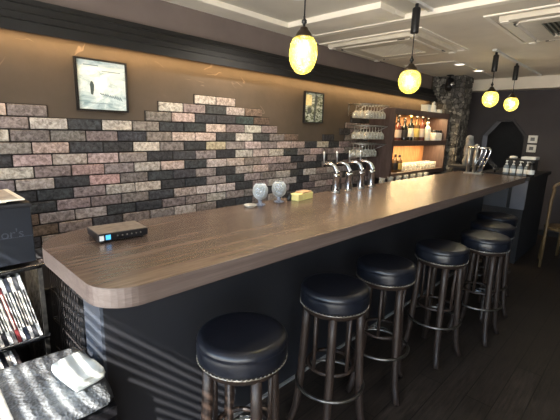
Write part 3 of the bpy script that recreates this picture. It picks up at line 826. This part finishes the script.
q = MB(); q.lathe([(.032,.14),(.032,.165),(0,.166)], 16); q.build('lid', M['black'], jr)
dv = empty('receipt_printer', (5.7,1.25,SZ), 0, 'black and white machine behind the pump bottles', 'machine')
bx('body', (-.1,-.20,0), (.12,.12,.17), M['black'], dv, .01); bx('tray', (-.11,-.21,.171), (.1,-.05,.205), M['white'], dv, .006)
q = MB(); q.lathe([(.04,0),(.05,.01),(.04,.03),(0,.035)], 12, (0,.06,.171)); q.build('cap', M['white'], dv)
for z_, w in ((HC-.045,'upper'),(HC-.185,'lower')):
    wp = empty('wall_panel', (XF, 1.385, z_), 0, '%s of two small square white panels on the dark far wall' % w, 'wall panel', 'white wall panels on the far wall')
    q = MB(); q.box((-.022,-.062,-.058),(0,.062,.058), bev=.004); q.build('plate', M['white'], wp)
    q = MB(); q.box((-.024,-.028,-.026),(-.0221,.028,.026)); q.build('grey_insert', mat('insert_grey', (110,112,116), .5), wp)

# ceiling spot by the pillar
sp = empty('spotlight', (5.98,2.36,ZC-.02), 0, 'black adjustable spotlight on the ceiling beside the stone pillar', 'spotlight')
q = MB(); q.lathe([(.05,0),(.05,-.02),(.012,-.025),(.012,-.08)], 16); q.build('mount', M['black'], sp)
q = MB(); q.lathe([(.045,-.09),(.055,-.06),(.055,.07),(.04,.085),(0,.085)], 18, (0,0,-.14), (.5,.1,.85)); q.build('lamp_head', M['black'], sp)
q = MB(); q.lathe([(.038,0),(.03,.012),(0,.016)], 14, (-.02,-.055,-.15), (-.6,-.75,0)); q.build('lamp_highlight', M['chrome'], sp)  # chrome disc put in as the white highlight on the dark head

# ------------------------------------------------------------------ left foreground
RX1 = .405; RY = 1.80
rk = empty('record_rack', (RX1, RY, 0), 0, 'black open rack filled with upright records, left of the bar end', 'rack')
q = MB()
for x in (-.58,-.008):
    for y in (.0,.34): q.box((x-.008,y,0),(x+.008,y+.016,.905))
q.box((-.588,.34,.04),(0,.35,.06)); q.box((-.588,.02,.04),(-.57,.34,.06)); q.box((-.018,.02,.04),(0,.34,.06)); q.build('frame', M['dullsteel'], rk)
for z_ in (.885,.555,.20):
    q = MB(); q.box((-.588,0,z_),(0,.356,z_+.012)); s_ = q.build('shelf_board', M['black'], rk)
    q = MB(); q.tube([(-.59,-.004,z_+.016),(.004,-.004,z_+.016)], .007, 8); q.build('rail', M['chrome'], s_)
q = MB()
for i in range(12): q.tube([(.0,.03+.027*i,.02),(.0,.03+.027*i,.9)], .002, 5)
q.build('wire_side', M['dullsteel'], rk)
bx('back_panel', (-.588,.357,.02), (0,.362,.90), M['blackmat'], rk)
cols = [(210,206,200),(40,40,44),(186,182,176),(60,54,54),(222,220,214),(150,146,140),(30,30,34),(206,200,190),(100,96,96),(112,48,50),(232,228,220),(44,48,60),(196,190,184),(70,70,74),(216,214,210),(34,34,40)]
names = ['white','black','pale grey','charcoal','bright white','grey','black','cream','mid grey','red','bright white','dark blue','light grey','dark grey','white','black']
def record(x, z, i, where, tilt=.2):
    c = cols[i % 16]; w = .0125
    r = empty('record_sleeve', (x, RY+.012, z), 0)
    q = MB(); q.rotbox((0,.155,.152), (w,.31,.30), Matrix.Identity(3)); 
    bmesh.ops.rotate(q.bm, cent=(0,0,0), matrix=Matrix.Rotation(-tilt,3,'Y'), verts=q.bm.verts)
    q.build('sleeve', M.setdefault('rec%d' % (i % 16), mat('sleeve_%s_%d' % (names[i % 16].replace(' ','_'), i % 16), c, .35, 0, .3, 120, 0, .3, .5, (1,1,.25))), r)
    q = MB(); q.rotbox((-.001,-.0006,.152), (w*.45,.001,.17), Matrix.Identity(3)); bmesh.ops.rotate(q.bm, cent=(0,0,0), matrix=Matrix.Rotation(-tilt,3,'Y'), verts=q.bm.verts)
    q.build('spine_title', LW if sum(c) < 300 else LB, r)
    return r
for i in range(15):
    r = record(.378-.0155*i, .5705, 14-i, 0, .2)
    nth = ['rightmost','second from right','third from right','fourth from right','fifth from right','sixth from right','seventh from right','eighth from right','ninth from right','tenth from right','eleventh from right','twelfth from right','thirteenth from right','fourteenth from right','fifteenth from right'][i]
    tag(r, '%s record sleeve, %s on the upper rack shelf' % (names[(14-i) % 16], nth), 'record', 'records on the upper rack shelf')
for i in range(12):
    r = record(.34-.0155*i, .2165, i+3, 0, .2)
    nth = ['rightmost','second from right','third from right','fourth from right','fifth from right','sixth from right','seventh from right','eighth from right','ninth from right','tenth from right','eleventh from right','twelfth from right'][i]
    tag(r, '%s record sleeve, %s on the lower rack shelf' % (names[(i+3) % 16], nth), 'record', 'records on the lower rack shelf')
# black carton on the rack
bxo = empty('storage_box', (.385, 1.79, .925), 0, 'dark navy box with faint lettering on top of the record rack', 'box')
navy = mat('navy_card', (20,25,34), .5, 0, .1, 6)
q = MB(); q.box((-.55,0,0),(0,.35,.235), bev=.003); q.build('carton', navy, bxo)
q = MB(); q.box((-.555,-.005,.236),(.004,.355,.25), bev=.002); q.build('lid', M['blackmat'], bxo)
text('lettering', "nor's", .052, (-.085,-.0008,.128), (PI/2,0,0), mat('faint_grey_ink', (58,60,70), .4), bxo)
bx('front_seam', (-.55,-.0006,.112), (0,-.0001,.114), mat('seam', (52,56,68), .5), bxo)
for i, (x, y, c, lb, a) in enumerate([(.20,1.83,(196,170,112),'tan record sleeve on the navy box, lowest and leftmost of the fan',-.12),(.275,1.815,(186,172,140),'beige record sleeve in the middle of the fan on the navy box',-.06),(.335,1.80,(168,158,146),'grey-beige record sleeve on the right of the fan on the navy box',.0)][:3]):
    r = empty('record_sleeve', (x+.03, y-.02, 1.1755+.0065*i), a, lb, 'record', 'records fanned on the navy box')
    q = MB(); q.box((-.30,0,0),(0,.30,.006)); q.build('sleeve', mat('sleeve_top_%d' % i, c, .5, 0, .15, 20), r)
    q = MB(); q.box((-.30,-.0008,.0005),(.0,-.0001,.0055)); q.box((.0001,0,.0005),(.0008,.3,.0055)); q.box((-.018,.0,.0061),(0,.30,.0064)); q.box((-.30,.0,.0061),(-.018,.015,.0064)); q.build('pale_border', LW, r)

# stacked black trays with wrapped parcel
tr = empty('tray_stack', (.2,1.385,0), 0, 'stack of flat black trays on the floor under the silver parcel', 'trays')
for i in range(11):
    q = MB(); z_ = .006+i*.0505; rnd = random.Random(i)
    dx = rnd.uniform(-.008,.008); q.box((-.3+dx,-.205+dx,z_),(.245+dx,.215,z_+.04), bev=.004); q.build('tray', M['black'], tr)
bx('feet', (-.28,-.18,0), (.22,.2,.006), M['black'], tr)
def cushion(w, d, h, bulge, seed, amp):
    q = MB(); n = 22
    g = [[None]*(n+1) for _ in range(n+1)]; b = [[None]*(n+1) for _ in range(n+1)]
    for i in range(n+1):
        for j in range(n+1):
            u, v = 2*i/n-1, 2*j/n-1
            ru = max(abs(u), abs(v)); k = (1-ru**6)
            x = u*w/2*(1-.07*v*v*abs(v)); y = v*d/2*(1-.07*u*u*abs(u))
            nz = noise.noise(Vector((x*16+seed, y*16, 0)))*amp
            g[i][j] = q.bm.verts.new((x, y, h*.5 + (h*.5+bulge*k)*k**.4 + nz*k))
            b[i][j] = q.bm.verts.new((x, y, h*.5*(1-k**.3))) if 0 < i < n and 0 < j < n else g[i][j]
    for i in range(n):
        for j in range(n):
            q.bm.faces.new([g[i][j],g[i+1][j],g[i+1][j+1],g[i][j+1]]).smooth = True
            try: q.bm.faces.new([b[i][j],b[i][j+1],b[i+1][j+1],b[i+1][j]]).smooth = True
            except ValueError: pass
    return q
pc = empty('wrapped_parcel', (.20,1.395,.553), math.radians(-3), 'flat parcel in silvery bubble wrap on the black trays', 'parcel')
cushion(.53,.44,.05,.004,1,.006).build('bubble_sheet', M['bubble'], pc)
q = MB(); q.box((-.2,-.18,.01),(.2,.18,.03)); q.build('contents', M['blackmat'], pc)
q = MB(); q.rotbox((-.05,.0,.0565),(.035,.36,.0006), Matrix.Rotation(.05,3,'Z')); q.build('tape', mat('clear_tape', (190,188,180), .2), pc)
pk = empty('paper_package', (.378,1.338,.612), math.radians(10), 'crumpled white paper package lying on the silver parcel', 'package')
cushion(.115,.185,.05,.004,8,.012).build('paper_bag', M['paper'], pk)
q = MB(); q.rotbox((0,-.085,.032),(.08,.01,.012), Matrix.Rotation(.1,3,'Y')); q.build('fold', mat('paper_fold', (190,192,182), .7), pk)

cr = empty('storage_crate', (.42,2.2,0), 0, 'plain black storage crate against the wall behind the record rack', 'crate')
bx('body', (0,0,0), (.75,.40,.60), M['blackmat'], cr, .008); bx('lid', (-.01,-.01,.601), (.76,.41,.63), M['black'], cr, .006); bx('handle', (.28,-.03,.42), (.47,-.0005,.46), M['black'], cr, .004)
# dark wire basket with folded cloths under the bar end
wb = empty('wire_basket', (.66,1.86,0), 0, 'dark wire basket cart on the floor under the near end of the bar', 'basket')
q = MB()
for z_ in (.03,.20,.36,.52,.68,.82):
    q.tube([(-.17,-.2,z_),(.2,-.2,z_),(.2,.2,z_),(-.17,.2,z_)], .003, 5, True)
for i in range(12):
    x = -.17+.37*i/11
    q.tube([(x,-.2,.0),(x,-.2,.82)], .002, 5); q.tube([(x,.2,.0),(x,.2,.82)], .002, 5)
for i in range(1,12):
    y = -.2+.4*i/12; q.tube([(-.17,y,.0),(-.17,y,.82)], .002, 5); q.tube([(.2,y,.0),(.2,y,.82)], .002, 5)
q.build('wire_cage', M['grout'], wb)
bx('liner', (-.155,-.185,.01), (.185,.185,.7), mat('dark_liner', (24,24,26), .6, 0, .4, 30), wb, .02)
cushion(.3,.34,.12,.01,4,.03).build('cloth', mat('dark_cloth', (44,42,44), .9, 0, .4, 20), wb, (.01,0,.70))

# ------------------------------------------------------------------ tall wooden chairs at right
def make_chair():
    r = empty('dining_chair')
    q = MB(); W = .20
    pts = [(0,-W,0),(0,-W,.45),(-.01,-W,.80),(-.02,-W+.01,.92)] + [(-.03+.0, -(W-.07)*1-.07*math.cos(a) , .93+.07*math.sin(a)) for a in [i*PI/2/6 for i in range(1,7)]]
    pts2 = [(x,-y,z) for x,y,z in pts[::-1]]
    q.tube(pts + pts2, .016, 10); q.build('back_frame', M['chairwood'], r)
    for y in (-.07,.07):
        q = MB(); q.tube([(-.0,y,.46),(-.01,y,.8),(-.03,y,1.0)], .010, 8); q.build('back_spindle', M['chairwood'], r)
    q = MB(); q.lathe([(0,.475),(.17,.475),(.2,.468),(.205,.455),(.2,.44),(0,.44)], 28, (.20,0,0)); q.build('seat', M['chairwood'], r)
    for y in (-.15,.15):
        q = MB(); q.tube([(.33,y,.44),(.345,y*1.15,.2),(.36,y*1.2,0)], .015, 10); q.build('leg', M['chairwood'], r)
    q = MB(); q.tube([(0,-W,.22),(.35,-.172,.22)], .009, 8); q.tube([(0,W,.22),(.35,.172,.22)], .009, 8); q.build('stretcher', M['chairwood'], r)
    return r
ch = make_chair(); ch.location = (5.25,.56,0); ch.rotation_euler = (0,0,math.radians(15)); tag(ch, 'round-backed wooden chair at the right edge, nearer one', 'chair', 'wooden chairs at the right')
ch2 = copy_tree(ch, (5.85,.50,0), math.radians(-12), 'round-backed wooden chair at the right edge, one further back', 'wooden chairs at the right')
tbl = empty('dining_table', (5.75,-.45,0), 0, 'dark table at the right edge beside the wooden chairs', 'table')
bx('table_top', (-.55,-.4,.70), (.55,.35,.73), M['blackmat'], tbl, .004)
for x in (-.5,.5):
    for y in (-.35,.3): bx('leg', (x-.02,y-.02,0), (x+.02,y+.02,.699), M['black'], tbl)

# ------------------------------------------------------------------ lighting
w = bpy.data.worlds.new('world'); SC.world = w; w.use_nodes = True
bg = w.node_tree.nodes['Background']
sky = w.node_tree.nodes.new('ShaderNodeTexSky'); sky.sky_type = 'NISHITA'; sky.sun_disc = False
sky.sun_elevation = math.radians(40); sky.sun_rotation = math.radians(200)
wt = w.node_tree; tc = wt.nodes.new('ShaderNodeTexCoord'); sx = wt.nodes.new('ShaderNodeSeparateXYZ'); gt = wt.nodes.new('ShaderNodeMapRange')
gt.inputs['From Min'].default_value = -.03; gt.inputs['From Max'].default_value = .03
wm = wt.nodes.new('ShaderNodeMix'); wm.data_type = 'RGBA'; wm.inputs[6].default_value = (6.2,5.8,5.2,1)      # bright glow added below the horizon to lift the ceiling
wt.links.new(tc.outputs['Generated'], sx.inputs[0]); wt.links.new(sx.outputs['Z'], gt.inputs['Value']); wt.links.new(gt.outputs[0], wm.inputs[0])
wt.links.new(sky.outputs[0], wm.inputs[7]); wt.links.new(wm.outputs[2], bg.inputs[0]); bg.inputs[1].default_value = 1.0
d = Vector((1, .8, -.976)).normalized()
sl = bpy.data.lights.new('sun', 'SUN'); sl.energy = 16; sl.angle = math.radians(.3); sl.color = (1,.93,.84)
so = bpy.data.objects.new('sun', sl); COL.objects.link(so); so.rotation_euler = d.to_track_quat('-Z','Y').to_euler()
for nm, y0_, y1_ in (('window_light', -1.02, 1.97), ('window_light', -2.87, -1.28)):
    pl = light(nm, 'AREA', (XB-.16, (y0_+y1_)/2, 1.23), 1, (1,1,1), None, 1.95, y1_-y0_, (0,-PI/2,0)); pl.data.cycles.is_portal = True
# cove strip: a long line of light in the cornice
light('cove_light', 'AREA', (2.3, 2.59, 1.985), 15, (1,.66,.30), mould, 7.3, .02)

# ------------------------------------------------------------------ camera
F_ = None
yaw, pit, rol, foc = 0.7678760053504597, 0.21047403390249445, 0.030564749751194376, 380.98
f = Vector((math.cos(yaw)*math.cos(pit), math.sin(yaw)*math.cos(pit), -math.sin(pit)))
rt_ = Vector((math.sin(yaw), -math.cos(yaw), 0)); up_ = rt_.cross(f)
c_, s_ = math.cos(rol), math.sin(rol)
R_, U_ = c_*rt_ + s_*up_, -s_*rt_ + c_*up_
cam = bpy.data.cameras.new('camera'); cam.sensor_width = 36; cam.lens = foc/560*36; cam.clip_start = .02
co = bpy.data.objects.new('camera', cam); COL.objects.link(co)
co.matrix_world = Matrix((( R_.x, U_.x, -f.x, 0), (R_.y, U_.y, -f.y, 0), (R_.z, U_.z, -f.z, HC), (0,0,0,1)))
SC.camera = co
vs = SC.view_settings; vs.view_transform = 'Standard'; vs.look = 'None'; vs.gamma = 1; vs.exposure = .75; vs.use_curve_mapping = False
